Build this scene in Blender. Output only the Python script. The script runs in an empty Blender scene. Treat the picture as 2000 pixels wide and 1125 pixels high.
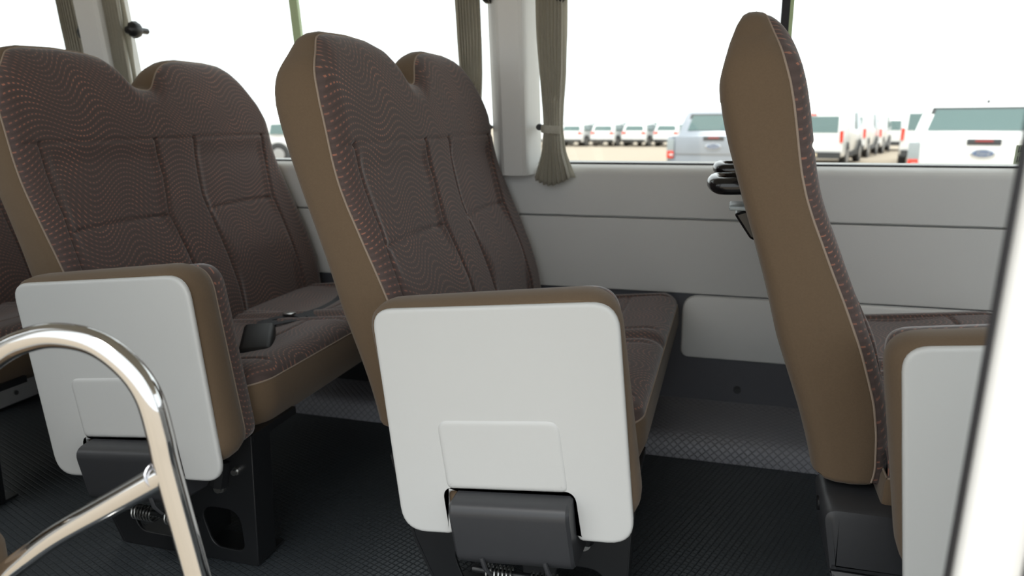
import bpy, bmesh, math, random
from mathutils import Vector, Matrix
random.seed(7)
SC = bpy.context.scene
COL = SC.collection
# ------------------------------------------------------------------ camera
cam_d = bpy.data.cameras.new('camera'); cam = bpy.data.objects.new('camera', cam_d); COL.objects.link(cam)
cam_d.sensor_width = 36.0; cam_d.lens = 1433.48 * 36 / 2000
cam_d.clip_start = 0.02; cam_d.clip_end = 400
_r, _u, _f = Vector((0.959, 0.283, -0.008)), Vector((-0.057, 0.219, 0.974)), Vector((-0.277, 0.934, -0.2265))
_f.normalize(); _r = (_r - _f * _r.dot(_f)).normalized(); _u = _r.cross(_f)
cam.matrix_world = Matrix(((_r.x, _u.x, -_f.x, 0), (_r.y, _u.y, -_f.y, 0), (_r.z, _u.z, -_f.z, 0.9), (0, 0, 0, 1)))
cam_d.dof.use_dof = True; cam_d.dof.focus_distance = 1.22; cam_d.dof.aperture_fstop = 4.4
SC.camera = cam
# ------------------------------------------------------------------ sky, light, exposure
wd = bpy.data.worlds.new('overcast_sky'); SC.world = wd; wd.use_nodes = True
nt = wd.node_tree; bg = nt.nodes['Background']
bg.inputs['Color'].default_value = (0.92, 0.975, 1.0, 1); bg.inputs['Strength'].default_value = 1.96
sun_d = bpy.data.lights.new('hazy_sun', 'SUN'); sun = bpy.data.objects.new('hazy_sun', sun_d); COL.objects.link(sun)
sun_d.energy = 3.0; sun_d.angle = math.radians(25); sun_d.color = (1, 0.97, 0.93)
sun.rotation_euler = (math.radians(24), math.radians(-6), 0); sun.location = (0, -4, 8)
vs = SC.view_settings
vs.view_transform = 'Standard'; vs.look = 'None'; vs.exposure = 0.0; vs.gamma = 1.0; vs.use_curve_mapping = False
SC.cycles.use_denoising = True
SC.cycles.max_bounces = 10; SC.cycles.diffuse_bounces = 5; SC.cycles.transparent_max_bounces = 16

# ------------------------------------------------------------------ materials
def srgb(r, g, b):
    f = lambda c: (c / 255 / 12.92) if c / 255 <= 0.04045 else ((c / 255 + 0.055) / 1.055) ** 2.4
    return (f(r), f(g), f(b), 1)
class NB:
    """small helper to wire math nodes"""
    def __init__(s, m): s.t = m.node_tree; s.n = s.t.nodes
    def node(s, ty, **kw):
        n = s.n.new(ty)
        for k, v in kw.items(): setattr(n, k, v)
        return n
    def link(s, a, b): s.t.links.new(a, b)
    def m(s, op, a, b=None, c=None):
        n = s.n.new('ShaderNodeMath'); n.operation = op
        for i, v in enumerate((a, b, c)):
            if v is None: continue
            if isinstance(v, (int, float)): n.inputs[i].default_value = v
            else: s.link(v, n.inputs[i])
        return n.outputs[0]
    def mix(s, fac, a, b):
        n = s.n.new('ShaderNodeMix'); n.data_type = 'RGBA'
        if isinstance(fac, (int, float)): n.inputs[0].default_value = fac
        else: s.link(fac, n.inputs[0])
        for i, v in ((6, a), (7, b)):
            if isinstance(v, tuple): n.inputs[i].default_value = v
            else: s.link(v, n.inputs[i])
        return n.outputs[2]
def base(name, col, rough=0.6, metal=0.0, spec=0.5, coat=0.0, sheen=0.0):
    m = bpy.data.materials.new(name); m.use_nodes = True
    p = m.node_tree.nodes['Principled BSDF']
    p.inputs['Base Color'].default_value = col; p.inputs['Roughness'].default_value = rough
    p.inputs['Metallic'].default_value = metal; p.inputs['Specular IOR Level'].default_value = spec
    p.inputs['Coat Weight'].default_value = coat; p.inputs['Sheen Weight'].default_value = sheen
    return m, p
def noisy(name, col, rough=0.6, scale=40, amt=0.08, bump=0.0, bscale=None, **kw):
    m, p = base(name, col, rough, **kw); b = NB(m)
    tc = b.node('ShaderNodeTexCoord'); no = b.node('ShaderNodeTexNoise'); no.inputs['Scale'].default_value = scale; no.inputs['Detail'].default_value = 4
    b.link(tc.outputs['Object'], no.inputs['Vector'])
    lo = tuple(c * (1 - amt) for c in col[:3]) + (1,); hi = tuple(min(1, c * (1 + amt)) for c in col[:3]) + (1,)
    b.link(b.mix(no.outputs['Fac'], lo, hi), p.inputs['Base Color'])
    if bump:
        n2 = b.node('ShaderNodeTexNoise'); n2.inputs['Scale'].default_value = bscale or scale * 8
        b.link(tc.outputs['Object'], n2.inputs['Vector'])
        bp = b.node('ShaderNodeBump'); bp.inputs['Strength'].default_value = bump; bp.inputs['Distance'].default_value = 0.001
        b.link(n2.outputs['Fac'], bp.inputs['Height']); b.link(bp.outputs['Normal'], p.inputs['Normal'])
    return m
def fabric_mat(name, ground, thread, wave=0.021):
    """woven seat fabric: wavy rows of short orange dashes, UV in metres"""
    m, p = base(name, ground, 0.92, spec=0.15, sheen=0.35); b = NB(m)
    p.inputs['Sheen Roughness'].default_value = 0.4
    uv = b.node('ShaderNodeUVMap'); sp = b.node('ShaderNodeSeparateXYZ'); b.link(uv.outputs['UV'], sp.inputs[0])
    u, v = sp.outputs[0], sp.outputs[1]
    ph = b.m('MULTIPLY', b.m('SINE', b.m('MULTIPLY', v, 2 * math.pi / 0.47)), 1.1)
    ph2 = b.m('MULTIPLY', b.m('SINE', b.m('MULTIPLY', b.m('ADD', v, b.m('MULTIPLY', u, 0.35)), 2 * math.pi / 0.36)), 0.4)
    w = b.m('SINE', b.m('ADD', b.m('MULTIPLY', u, 2 * math.pi / 0.185), ph))
    amp = b.m('MULTIPLY', b.m('ADD', ph2, 1.0), wave)
    h = b.m('ADD', v, b.m('MULTIPLY', w, amp))
    row = b.m('DIVIDE', h, 0.0118)
    rf = b.m('FRACT', row); ri = b.m('FLOOR', row)
    line = b.m('LESS_THAN', b.m('ABSOLUTE', b.m('SUBTRACT', rf, 0.5)), 0.115)
    du = b.m('FRACT', b.m('ADD', b.m('DIVIDE', u, 0.0092), b.m('MULTIPLY', ri, 0.37)))
    dash = b.m('LESS_THAN', du, 0.46)
    no = b.node('ShaderNodeTexNoise'); no.inputs['Scale'].default_value = 11; b.link(uv.outputs['UV'], no.inputs['Vector'])
    fade = b.m('MULTIPLY', b.m('SUBTRACT', no.outputs['Fac'], 0.28), 2.4); 
    fade = b.m('MINIMUM', b.m('MAXIMUM', fade, 0.45), 1.0)
    mask = b.m('MULTIPLY', b.m('MULTIPLY', line, dash), fade)
    dark = b.m('MULTIPLY', b.m('ABSOLUTE', b.m('SUBTRACT', rf, 0.5)), 0.9)
    g2 = tuple(c * 0.62 for c in ground[:3]) + (1,)
    n3 = b.node('ShaderNodeTexNoise'); n3.inputs['Scale'].default_value = 900; b.link(uv.outputs['UV'], n3.inputs['Vector'])
    gcol = b.mix(b.m('MINIMUM', b.m('ADD', dark, b.m('MULTIPLY', n3.outputs['Fac'], 0.5)), 1.0), ground, g2)
    b.link(b.mix(mask, gcol, thread), p.inputs['Base Color'])
    bp = b.node('ShaderNodeBump'); bp.inputs['Strength'].default_value = 0.35; bp.inputs['Distance'].default_value = 0.0008
    b.link(b.m('ADD', b.m('MULTIPLY', mask, 0.7), b.m('MULTIPLY', n3.outputs['Fac'], 0.6)), bp.inputs['Height']); b.link(bp.outputs['Normal'], p.inputs['Normal'])
    return m
def floor_mat(name, col, s, rot, rough):
    m, p = base(name, col, rough, spec=0.4); b = NB(m)
    tc = b.node('ShaderNodeTexCoord'); mp = b.node('ShaderNodeMapping'); mp.inputs['Rotation'].default_value = (0, 0, rot)
    b.link(tc.outputs['UV'], mp.inputs['Vector']); sp = b.node('ShaderNodeSeparateXYZ'); b.link(mp.outputs[0], sp.inputs[0])
    def tri(o): return b.m('ABSOLUTE', b.m('SUBTRACT', b.m('FRACT', b.m('DIVIDE', o, s)), 0.5))
    h = b.m('MAXIMUM', tri(sp.outputs[0]), tri(sp.outputs[1]))
    h = b.m('MINIMUM', b.m('MULTIPLY', b.m('SUBTRACT', 0.5, h), 7.0), 1.0)
    bp = b.node('ShaderNodeBump'); bp.inputs['Strength'].default_value = 0.8; bp.inputs['Distance'].default_value = 0.0012
    b.link(h, bp.inputs['Height']); b.link(bp.outputs['Normal'], p.inputs['Normal'])
    b.link(b.mix(h, tuple(c * 0.6 for c in col[:3]) + (1,), col), p.inputs['Base Color'])
    return m
def curtain_mat():
    m, p = base('curtain_linen', srgb(206, 200, 184), 0.95, spec=0.1); b = NB(m)
    tc = b.node('ShaderNodeTexCoord'); out = m.node_tree.nodes['Material Output']
    wv = b.node('ShaderNodeTexWave'); wv.inputs['Scale'].default_value = 110; wv.bands_direction = 'Z'; wv.inputs['Distortion'].default_value = 2
    no = b.node('ShaderNodeTexNoise'); no.inputs['Scale'].default_value = 160
    b.link(tc.outputs['Object'], wv.inputs['Vector']); b.link(tc.outputs['Object'], no.inputs['Vector'])
    c = b.mix(b.m('MULTIPLY', wv.outputs['Fac'], no.outputs['Fac']), srgb(196, 192, 180), srgb(232, 228, 218))
    b.link(c, p.inputs['Base Color'])
    tr = b.node('ShaderNodeBsdfTranslucent'); b.link(c, tr.inputs['Color'])
    mx = b.node('ShaderNodeMixShader'); mx.inputs[0].default_value = 0.48
    b.link(p.outputs[0], mx.inputs[1]); b.link(tr.outputs[0], mx.inputs[2]); b.link(mx.outputs[0], out.inputs['Surface'])
    return m
def glass_mat(name, tint, gloss=0.05):
    m = bpy.data.materials.new(name); m.use_nodes = True; b = NB(m); m.node_tree.nodes.remove(m.node_tree.nodes['Principled BSDF'])
    out = m.node_tree.nodes['Material Output']
    t = b.node('ShaderNodeBsdfTransparent'); t.inputs['Color'].default_value = tint
    g = b.node('ShaderNodeBsdfGlossy'); g.inputs['Roughness'].default_value = 0.02
    mx = b.node('ShaderNodeMixShader'); mx.inputs[0].default_value = gloss
    b.link(t.outputs[0], mx.inputs[1]); b.link(g.outputs[0], mx.inputs[2]); b.link(mx.outputs[0], out.inputs['Surface'])
    return m
BROWN = noisy('brown_upholstery', srgb(106, 89, 71), 0.9, scale=300, amt=0.10, bump=0.3, bscale=1400, spec=0.15, sheen=0.15)
FABRIC = fabric_mat('patterned_seat_fabric', srgb(96, 83, 80), srgb(166, 113, 94))
PIPING = noisy('seam_piping', srgb(150, 134, 120), 0.8, scale=200)
WHITE = noisy('off_white_plastic', srgb(199, 200, 199), 0.42, scale=6, amt=0.015, bump=0.05, bscale=900)
TRIM = noisy('grey_trim_plastic', srgb(222, 222, 220), 0.6, scale=5, amt=0.03, bump=0.08, bscale=700)
TRIMLIGHT = noisy('pale_trim_plastic', srgb(236, 236, 234), 0.6, scale=5, amt=0.03)
KICK = noisy('dark_kick_plastic', srgb(88, 89, 95), 0.6, scale=20, amt=0.06, bump=0.06, bscale=600)
FLOORM = floor_mat('dark_embossed_vinyl', srgb(54, 59, 63), 0.0125, 0.35, 0.4)
STEPM = floor_mat('diamond_vinyl_lit', srgb(142, 142, 148), 0.015, math.radians(45), 0.38)  # floor vinyl again, base colour lightened to paint in the window light on it
BLACKP = noisy('black_plastic', srgb(52, 53, 56), 0.42, scale=60, amt=0.06, bump=0.1, bscale=1500)
BLACKM = noisy('black_painted_steel', srgb(30, 31, 33), 0.35, scale=60, amt=0.06)
GLOSSB = noisy('gloss_black_plastic', srgb(22, 22, 24), 0.18, scale=60, amt=0.05)
STEEL = noisy('zinc_steel', srgb(190, 190, 188), 0.3, scale=60, amt=0.05, metal=1.0)
CHROME, _ = base('polished_chrome', srgb(206, 206, 206), 0.05, metal=1.0)
WELD = noisy('chrome_weld', srgb(185, 185, 190), 0.32, scale=200, amt=0.1, bump=0.6, bscale=300, metal=1.0)
WEB = noisy('black_webbing', srgb(34, 36, 42), 0.7, scale=400, amt=0.15, bump=0.2)
BELT = noisy('black_buckle_plastic', srgb(22, 22, 24), 0.5, scale=60, amt=0.05, spec=0.25)
REDDIM, _ = base('dark_red_lens', srgb(150, 58, 58), 0.4)
LID = noisy('grey_plastic_lid', srgb(150, 158, 160), 0.35, scale=30, amt=0.05)
CURT = curtain_mat()
LINING = noisy('curtain_lining', srgb(205, 203, 188), 0.9, scale=60, amt=0.05)
GLASS = glass_mat('clear_window_glass', (0.975, 0.985, 0.975, 1), 0.03)
GREEN = noisy('green_glass_edge', srgb(176, 196, 150), 0.25, scale=20, amt=0.1)
RUBBER = noisy('black_rubber', srgb(28, 28, 32), 0.6, scale=50, amt=0.1)
PAINT = noisy('white_car_paint', srgb(232, 232, 230), 0.25, scale=3, amt=0.01, coat=0.5)
CEIL = noisy('ceiling_lining', srgb(205, 203, 196), 0.9, scale=30, amt=0.03)
SAND = noisy('sandy_tarmac', srgb(170, 157, 139), 0.95, scale=0.6, amt=0.10)
SILVER = noisy('silver_car_paint', srgb(150, 156, 164), 0.3, scale=3, amt=0.02, coat=0.5, metal=0.3)
CARGLASS, _ = base('tinted_car_glass', srgb(96, 118, 116), 0.08, spec=0.6)
CARDARK = noisy('dark_car_plastic', srgb(62, 64, 66), 0.6, scale=10, amt=0.1)
TYRE = noisy('tyre_rubber', srgb(52, 52, 52), 0.85, scale=10, amt=0.1)
RIM = noisy('wheel_rim', srgb(170, 170, 170), 0.35, scale=10, amt=0.05, metal=0.5)
REDL, _ = base('red_lens', srgb(226, 62, 40), 0.25)
PLATE = noisy('number_plate', srgb(222, 205, 175), 0.5, scale=10, amt=0.05)
BADGE = noisy('chrome_badge', srgb(205, 208, 212), 0.2, scale=10, amt=0.03, metal=0.8)
BLUE, _ = base('badge_blue', srgb(96, 112, 140), 0.3)
STICK = noisy('pale_green_sticker', srgb(196, 208, 180), 0.7, scale=30, amt=0.03)

# ------------------------------------------------------------------ helpers
def link(o, parent=None):
    COL.objects.link(o)
    if parent: o.parent = parent
    return o
def mobj(name, verts, faces, mat, parent=None, smooth=True, uvs=None, angle=40):
    me = bpy.data.meshes.new(name); me.from_pydata([tuple(v) for v in verts], [], faces); me.validate()
    if uvs:
        l = me.uv_layers.new(name='UVMap')
        for lp in me.loops: l.data[lp.index].uv = uvs[lp.vertex_index]
    bm = bmesh.new(); bm.from_mesh(me); bmesh.ops.recalc_face_normals(bm, faces=bm.faces); bm.to_mesh(me); bm.free()
    return fin(name, me, mat, parent, smooth, angle)
def fin(name, me, mat, parent, smooth=True, angle=40):
    for m in (mat if isinstance(mat, (list, tuple)) else [mat]): me.materials.append(m)
    if smooth:
        for p in me.polygons: p.use_smooth = True
        try: me.set_sharp_from_angle(angle=math.radians(angle))
        except Exception: pass
    return link(bpy.data.objects.new(name, me), parent)
def bobj(name, bm, mat, parent=None, smooth=True, angle=40):
    bmesh.ops.recalc_face_normals(bm, faces=bm.faces)
    me = bpy.data.meshes.new(name); bm.to_mesh(me); bm.free()
    return fin(name, me, mat, parent, smooth, angle)
def empty(name, loc=(0, 0, 0), parent=None):
    o = bpy.data.objects.new(name, None); o.location = loc; o.empty_display_size = 0.05
    return link(o, parent)
def tag(o, label, cat, group=None):
    o['label'] = label; o['category'] = cat
    if group: o['group'] = group
    return o
def struct(o): o['kind'] = 'structure'; return o
def copy_tree(o, parent=None):
    c = o.copy(); COL.objects.link(c)
    if parent: c.parent = parent
    for ch in list(o.children): copy_tree(ch, c)
    return c
def add_box(bm, c, s, bev=0.0, seg=2, rot=None):
    r = bmesh.ops.create_cube(bm, size=1.0); vs_ = r['verts']
    bmesh.ops.scale(bm, vec=s, verts=vs_)
    if bev:
        es = list({e for v in vs_ for e in v.link_edges})
        rb = bmesh.ops.bevel(bm, geom=es, offset=bev, segments=seg, profile=0.5, affect='EDGES')
        vs_ = list({v for f in rb['faces'] for v in f.verts} | {v for v in vs_ if v.is_valid})
    if rot: bmesh.ops.rotate(bm, cent=(0, 0, 0), matrix=rot, verts=vs_)
    bmesh.ops.translate(bm, vec=c, verts=vs_)
    return vs_
def box(name, c, s, mat, parent=None, bev=0.004, rot=None, seg=2):
    bm = bmesh.new(); add_box(bm, c, s, bev, seg, rot); return bobj(name, bm, mat, parent)
def span(name, x, y, z, mat, parent=None, bev=0.0):
    return box(name, ((x[0] + x[1]) / 2, (y[0] + y[1]) / 2, (z[0] + z[1]) / 2), (x[1] - x[0], y[1] - y[0], z[1] - z[0]), mat, parent, bev)
def add_tube(bm, pts, r, n=14, cap=True):
    pts = [Vector(p) for p in pts]; rr = r if isinstance(r, (list, tuple)) else [r] * len(pts)
    rings = []; prev = None
    for i, p in enumerate(pts):
        t = (pts[min(i + 1, len(pts) - 1)] - pts[max(i - 1, 0)]).normalized()
        if prev is None:
            a = Vector((0, 0, 1)) if abs(t.z) < 0.9 else Vector((1, 0, 0)); nrm = t.cross(a).normalized()
        else: nrm = (prev - t * prev.dot(t)).normalized()
        prev = nrm; b = t.cross(nrm)
        rings.append([bm.verts.new(p + (nrm * math.cos(2 * math.pi * k / n) + b * math.sin(2 * math.pi * k / n)) * rr[i]) for k in range(n)])
    for a, b in zip(rings, rings[1:]):
        for k in range(n): bm.faces.new((a[k], a[(k + 1) % n], b[(k + 1) % n], b[k]))
    if cap: bm.faces.new(rings[0]); bm.faces.new(rings[-1])
def tube(name, pts, r, mat, parent=None, n=14):
    bm = bmesh.new(); add_tube(bm, pts, r, n); return bobj(name, bm, mat, parent, angle=60)
def smooth_path(pts, sub=8):
    P = [Vector(p) for p in pts]; out = []
    for i in range(len(P) - 1):
        p0, p1, p2, p3 = P[max(i - 1, 0)], P[i], P[i + 1], P[min(i + 2, len(P) - 1)]
        for k in range(sub):
            t = k / sub
            out.append(0.5 * ((2 * p1) + (p2 - p0) * t + (2 * p0 - 5 * p1 + 4 * p2 - p3) * t * t + (3 * p1 - p0 - 3 * p2 + p3) * t ** 3))
    out.append(P[-1]); return out
def add_cyl(bm, p0, p1, r, n=20): add_tube(bm, [p0, p1], r, n)
def rpoly(pts, n=6):
    """(x, z, radius) corners -> rounded outline"""
    out = []; N = len(pts)
    for i in range(N):
        x, z, r = pts[i]; p = Vector((x, z)); a = Vector(pts[i - 1][:2]) - p; b = Vector(pts[(i + 1) % N][:2]) - p
        if r <= 0: out.append(p); continue
        la, lb = a.length, b.length; a.normalize(); b.normalize()
        ang = a.angle(b); d = min(r / math.tan(ang / 2), la * 0.48, lb * 0.48)
        s, e = p + a * d, p + b * d
        for k in range(n + 1):
            t = k / n; out.append((1 - t) ** 2 * s + 2 * t * (1 - t) * p + t * t * e)
    return out
def offset(poly, d):
    """inset (d>0) a 2-D outline of either winding"""
    N = len(poly); A = sum(poly[i].x * poly[(i + 1) % N].y - poly[(i + 1) % N].x * poly[i].y for i in range(N)); sg = 1 if A > 0 else -1
    out = []
    for i in range(N):
        a, b, c = poly[i - 1], poly[i], poly[(i + 1) % N]
        e1, e2 = (b - a), (c - b)
        if e1.length < 1e-7: e1 = e2
        if e2.length < 1e-7: e2 = e1
        n1 = Vector((-e1.y, e1.x)).normalized() * sg; n2 = Vector((-e2.y, e2.x)).normalized() * sg
        n = n1 + n2
        n = n.normalized() / max(0.5, n.normalized().dot(n1)) if n.length > 1e-6 else n1
        out.append(b + n * d)
    return out
def add_loft(bm, poly, rings, plane='XZ'):
    """rings: list of (inset, depth) ; capped both ends"""
    R = []
    for ins, y in rings:
        q = offset(poly, ins) if abs(ins) > 1e-9 else poly
        R.append([bm.verts.new((p.x, y, p.y) if plane == 'XZ' else ((y, p.x, p.y) if plane == 'YZ' else (p.x, p.y, y))) for p in q])
    N = len(poly)
    for a, b in zip(R, R[1:]):
        for k in range(N): bm.faces.new((a[k], a[(k + 1) % N], b[(k + 1) % N], b[k]))
    f1 = bm.faces.new(R[0]); f2 = bm.faces.new(R[-1])
    return [f1, f2]
def loft(name, poly, rings, mat, parent=None, plane='XZ', angle=35):
    bm = bmesh.new(); fs = add_loft(bm, poly, rings, plane)
    if len(poly) > 4: bmesh.ops.triangulate(bm, faces=fs)
    return bobj(name, bm, mat, parent, angle=angle)
def rot_pts(pts, c, deg):
    a = math.radians(deg); ca, sa = math.cos(a), math.sin(a)
    return [(c[0] + (x - c[0]) * ca - (z - c[1]) * sa, c[1] + (x - c[0]) * sa + (z - c[1]) * ca, r) for x, z, r in pts]
def plate_with_holes(name, outer, holes, y0, th, bev, mat, parent=None):
    """2-D outline with holes in the xz plane, given thickness along y"""
    cu = bpy.data.curves.new('tmp', 'CURVE'); cu.dimensions = '2D'; cu.fill_mode = 'BOTH'
    cu.extrude = th / 2 - bev; cu.bevel_depth = bev; cu.bevel_resolution = 2; cu.offset = -bev
    for lp in [outer] + holes:
        sp = cu.splines.new('POLY'); sp.points.add(len(lp) - 1)
        for i, p in enumerate(lp): sp.points[i].co = (p[0], p[1], 0, 1)
        sp.use_cyclic_u = True
    o = bpy.data.objects.new('tmp', cu); COL.objects.link(o)
    dg = bpy.context.evaluated_depsgraph_get(); me = bpy.data.meshes.new_from_object(o.evaluated_get(dg))
    bpy.data.objects.remove(o); bpy.data.curves.remove(cu)
    for v in me.vertices: v.co = (v.co.x, y0 + v.co.z, v.co.y)
    me.name = name; me.materials.clear()
    bm = bmesh.new(); bm.from_mesh(me); bmesh.ops.recalc_face_normals(bm, faces=bm.faces); bm.to_mesh(me); bm.free()
    return fin(name, me, mat, parent, True, 35)
def lerp_tab(tab, t):
    if t <= tab[0][0]: return tab[0][1]
    for (a, x), (b, y) in zip(tab, tab[1:]):
        if t <= b: return x + (y - x) * (t - a) / (b - a) if b > a else y
    return tab[-1][1]
def smooth_tab(tab, n=400, win=0.012):
    """resample + gaussian smooth a table so the outline has no kinks"""
    lo, hi = tab[0][0], tab[-1][0]; xs = [lo + (hi - lo) * i / n for i in range(n + 1)]
    ys = [lerp_tab(tab, x) for x in xs]; k = max(1, int(win / ((hi - lo) / n)))
    out = []
    for i in range(n + 1):
        kk = min(k, i, n - i); s = 0; w = 0
        for j in range(-kk, kk + 1):
            g = math.exp(-2 * (j / (k + 1e-6)) ** 2); s += ys[i + j] * g; w += g
        out.append((xs[i], s / w))
    return out
def text_mesh(name, body, size, mat, parent, M4, ext=0.0015):
    cu = bpy.data.curves.new('tmp', 'FONT'); cu.body = body; cu.size = size; cu.extrude = ext; cu.align_x = 'CENTER'; cu.align_y = 'CENTER'; cu.shear = 0.2
    o = bpy.data.objects.new('tmp', cu); COL.objects.link(o)
    dg = bpy.context.evaluated_depsgraph_get(); me = bpy.data.meshes.new_from_object(o.evaluated_get(dg))
    bpy.data.objects.remove(o); bpy.data.curves.remove(cu)
    me.transform(M4); me.materials.clear(); me.name = name
    return fin(name, me, mat, parent, False)

# ================================================================== bus shell
WY = 2.13                     # inner face of the far wall
def lean(z): return 0.105 * (z - 0.75)
def lean_obj(o):
    for v in o.data.vertices: v.co.y -= lean(v.co.z)
    return o
fl = mobj('floor', [(-3.6, 0.36, 0), (2.6, 0.36, 0), (2.6, 2.0, 0), (-3.6, 2.0, 0), (-3.6, 0.36, -0.06), (2.6, 0.36, -0.06), (2.6, 2.0, -0.06), (-3.6, 2.0, -0.06)],
          [(0, 1, 2, 3), (4, 5, 6, 7), (0, 1, 5, 4), (1, 2, 6, 5), (2, 3, 7, 6), (3, 0, 4, 7)], FLOORM, smooth=False,
          uvs=[(-3.6, .36), (2.6, .36), (2.6, 2), (-3.6, 2)] * 2)
struct(fl)
def extrude_x(name, prof, x0, x1, mat, parent=None, angle=30, uv=False):
    n = len(prof); V = [(x0, y, z) for y, z in prof] + [(x1, y, z) for y, z in prof]
    F = [(i, i + 1, n + i + 1, n + i) for i in range(n - 1)]
    s = [0]
    for a, b in zip(prof, prof[1:]): s.append(s[-1] + math.hypot(b[0] - a[0], b[1] - a[1]))
    uvs = [(x0, t) for t in s] + [(x1, t) for t in s]
    if prof[0] == prof[-1]: F += [tuple(range(n - 1)), tuple(range(n, 2 * n - 1))]
    return mobj(name, V, F, mat, parent, uvs=uvs, angle=angle)
# far wall: sill shelf, upper band, middle band, each split by a narrow groove
wall_prof = [(2.21, 0.772), (2.19, 0.768), (2.160, 0.7655), (2.142, 0.760), (2.133, 0.752), (2.1295, 0.742), (2.129, 0.735), (2.129, 0.6195), (2.1305, 0.6172), (2.155, 0.6165), (2.155, 0.6118), (2.1305, 0.6112), (2.128, 0.609),
             (2.127, 0.4015), (2.1285, 0.3990), (2.140, 0.3982), (2.140, 0.38), (2.21, 0.38), (2.21, 0.772)]
struct(extrude_x('wall_far', wall_prof, -3.6, 2.6, TRIM))
kick_prof = [(2.140, 0.3975), (2.136, 0.2), (2.135, 0.06), (2.21, 0.06), (2.21, 0.3975), (2.140, 0.3975)]
struct(extrude_x('baseboard_far', kick_prof, -3.6, 2.6, KICK))
low = rpoly([(-0.113, 0.206, 0.025), (1.9, 0.206, 0.025), (1.9, 0.394, 0.012), (-0.113, 0.394, 0.05)])
struct(loft('trim_1', low, [(0, 2.139), (0, 2.132), (0.003, 2.126), (0.008, 2.1235)], TRIMLIGHT))
step_prof = [(2.135, 0.075), (2.10, 0.068), (2.0, 0.064), (1.93, 0.062), (1.905, 0.059), (1.888, 0.05), (1.880, 0.035), (1.878, 0.0), (1.878, -0.03), (2.135, -0.03), (2.135, 0.075)]
struct(extrude_x('trim_2', step_prof, -2.18, 2.6, STEPM, angle=60))
bolt = bmesh.new(); add_cyl(bolt, (0.054, 2.137, 0.115), (0.054, 2.131, 0.115), 0.011); add_cyl(bolt, (0.054, 2.131, 0.115), (0.054, 2.1285, 0.115), 0.006)
bolt = bobj('trim_clip', bolt, BLACKP); tag(bolt, 'small round black trim clip on the dark kick panel beside the step', 'clip')
# wheel arch box under the rear row
wa = box('wheel_arch_box', (-2.72, 1.86, 0.17), (1.08, 0.52, 0.34), TRIMLIGHT, bev=0.03); wa['kind'] = 'structure'
sb = bmesh.new(); add_cyl(sb, (-2.19, 1.69, 0.045), (-2.176, 1.69, 0.045), 0.008); sb = bobj('screw', sb, STEEL, wa)

# upper wall: pillars between the windows
def pillar(name, xc, w=0.141):
    p = [Vector((xc - w / 2, 2.19)), Vector((xc - w / 2 + 0.004, 2.15)), Vector((xc - w / 2 + 0.05, 2.072)), Vector((xc - w / 2 + 0.060, 2.065)), Vector((xc + w / 2 - 0.026, 2.065)), Vector((xc + w / 2 - 0.016, 2.072)), Vector((xc + w / 2 - 0.002, 2.15)), Vector((xc + w / 2, 2.19))]
    bm = bmesh.new(); rings = []
    for z, k in ((0.735, 0), (0.75, 0), (1.2, 0), (1.62, 0)):
        rings.append([bm.verts.new((q.x, q.y - lean(z), z)) for q in p])
    for a, b in zip(rings, rings[1:]):
        for k in range(len(p) - 1): bm.faces.new((a[k], a[k + 1], b[k + 1], b[k]))
        bm.faces.new((a[-1], a[0], b[0], b[-1]))
    bm.faces.new(rings[0]); bm.faces.new(rings[-1])
    return struct(bobj(name, bm, TRIM, angle=22))
PM, PL = -0.6225, -2.04
pillar('trim_3', PM); pillar('trim_4', PL, 0.16); pillar('trim_5', 0.86); pillar('trim_6', -3.5)
pillar('trim_7', 2.3)
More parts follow.
